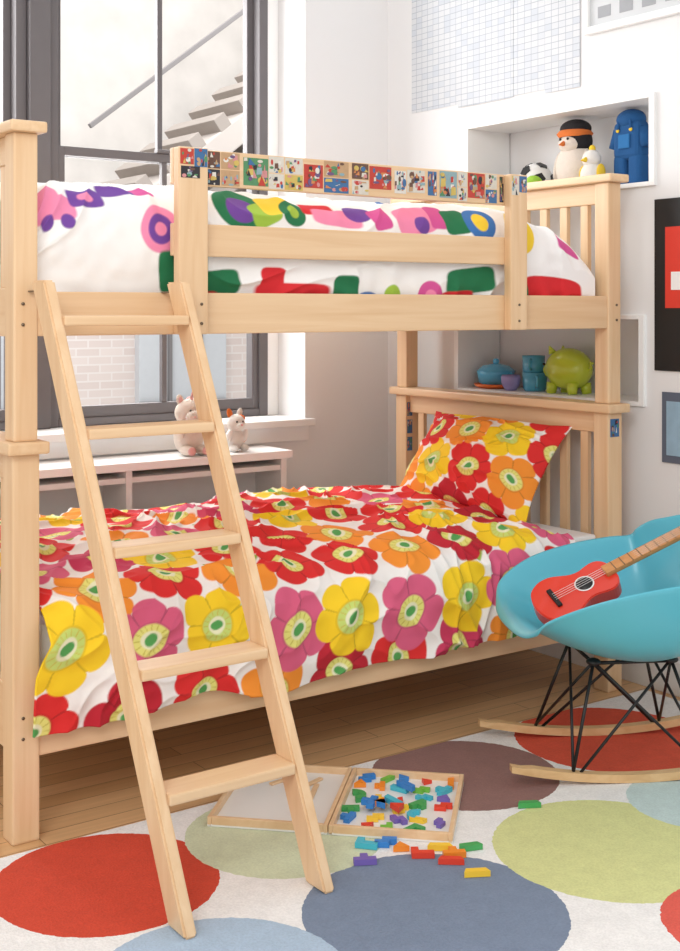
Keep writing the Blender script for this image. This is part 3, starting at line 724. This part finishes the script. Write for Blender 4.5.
# ---------------- puzzle box
e1=Vector((.707,-.707,0)); e2=Vector((-.707,-.707,0)); A0=Vector((.835,-.165,RZ))
BW=mat('board_white',(236,234,230),.4,.01)
def tray(mb,u0,u1,v0,v1):
    def B(a0,a1,b0,b1,z0,z1,m,bev=.002):
        c=A0+e1*((a0+a1)/2)+e2*((b0+b1)/2)+Vector((0,0,(z0+z1)/2))
        mb.box(c,(a1-a0,b1-b0,z1-z0),m,bev,rot=Euler((0,0,-math.pi/4)))
    B(u0,u1,v0,v1,0,.006,BW,.001)
    w=.011
    B(u0,u0+w,v0,v1,0,.024,WX); B(u1-w,u1,v0,v1,0,.024,WX); B(u0+w,u1-w,v0,v0+w,0,.024,WX); B(u0+w,u1-w,v1-w,v1,0,.024,WX)
pz=empty('puzzle_box',A0)
mb=MB(); tray(mb,0.001,.30,0,.385); mb.finish('tray_right',pz)
mb=MB(); tray(mb,-.30,-.001,0,.385); mb.finish('tray_left',pz)
pc=[mat('piece_%d'%i,c,.45,.02) for i,c in enumerate([(50,130,206),(226,66,44),(242,142,44),(70,164,90),(246,202,60),(120,100,180),(70,184,206),(120,190,70)])]
SHP=[[(0,0),(3,0),(3,1),(1,1),(1,2),(0,2)],[(0,0),(3,0),(3,1),(2,1),(2,2),(1,2),(1,1),(0,1)],[(0,0),(3.4,0),(3,1),(.4,1)],[(0,0),(2,0),(2,1),(3,1),(3,2),(1,2),(1,1),(0,1)],
[(0,0),(2.2,0),(1.1,1.6)],[(2*math.cos(a),2*math.sin(a)) for a in np.linspace(0,math.pi,9)]+[(1*math.cos(a),1*math.sin(a)) for a in np.linspace(math.pi,0,9)]]
mb=MB()
def piece(p,m,a,k=None,sc=.012):
    sh=SHP[random.randrange(6) if k is None else k]
    M=Matrix.Translation(p)@Matrix.Rotation(a,4,'Z')@Matrix.Scale(sc,4)@Matrix.Translation((-1.5,-.8,0))
    mb.prism(sh,.75,m,M)
slots=[(a,b_) for a in np.linspace(.04,.26,5) for b_ in np.linspace(.04,.345,7)]
random.shuffle(slots)
for i,(a,b_) in enumerate(slots[:28]):
    p=A0+e1*(a+random.uniform(-.010,.010))+e2*(b_+random.uniform(-.010,.010)); p.z=RZ+.0065
    piece(p,pc[(i*3+i//8)%8],random.uniform(0,6.3),sc=random.uniform(.013,.017))
for i in range(6):
    p=A0+e1*random.uniform(.08,.2)+e2*random.uniform(.08,.26); p.z=RZ+.0065+.0128
    piece(p,pc[(0,2,0,6,1,0,7,2)[i]],random.uniform(0,6.3),sc=.018)
for x,y,c,k in ((.545,-.61,5,1),(.60,-.545,6,0),(.662,-.605,2,4),(.730,-.650,4,2),(.785,-.69,3,2),(.705,-.72,1,2),(.71,-.80,4,2),(1.075,-.588,3,2),(.64,-.565,0,3),(.675,-.66,1,0),(.735,-.70,2,1)):
    piece(Vector((x,y,RZ+.0005)),pc[c],random.uniform(-.9,-.3),k,sc=.0175)
mb.finish('puzzle_pieces')
mb=MB()
for (a,b_,ro,mt_) in ((-.10,.10,.3,WX),(-.14,.13,1.2,PO),(-.08,.15,.8,WX),(-.17,.08,.1,WX)):
    p=A0+e1*a+e2*b_; p.z=RZ+.0095
    mb.box(p,(.10,.014,.006),mt_,.002,rot=Euler((0,0,ro)))
mb.finish('wooden_sticks')

# ---------------- lights / world
w=bpy.data.worlds.new('world'); scene.world=w; w.use_nodes=True
bg=w.node_tree.nodes['Background']; bg.inputs[0].default_value=(1.0,0.99,0.98,1); bg.inputs[1].default_value=0.90
def area(name,loc,target,size,power,col=(1,1,1)):
    l=bpy.data.lights.new(name,'AREA'); l.shape='RECTANGLE'; l.size=size[0]; l.size_y=size[1]; l.energy=power; l.color=col
    o=bpy.data.objects.new(name,l); scene.collection.objects.link(o); o.location=loc
    o.rotation_euler=(Vector(target)-Vector(loc)).to_track_quat('-Z','Y').to_euler(); return o
area('added_key',(-1.9,-2.6,2.9),(0.9,0.0,0.4),(1.6,1.6),58,(1,.985,.96))  # unseen lamp, added to fill the room from the camera side
area('window_daylight',(0.6,2.1,2.1),(0.9,-0.6,0.5),(2.2,1.4),80,(1,.995,.99))
area('facade_fill',(2.0,2.6,5.6),(3.0,6.2,1.6),(5,2),330)  # added area lamp that brightens the facade outside

# ---------------- camera
cd=bpy.data.cameras.new('camera'); cam=bpy.data.objects.new('camera',cd); scene.collection.objects.link(cam)
cam.location=(-1.156,-2.907,1.28); cam.rotation_euler=(math.pi/2,0,-math.atan2(.579,.815))
cd.sensor_width=36; cd.sensor_fit='AUTO'; cd.lens=1251/951*36; cd.shift_y=-(475.5-308)/951
scene.camera=cam
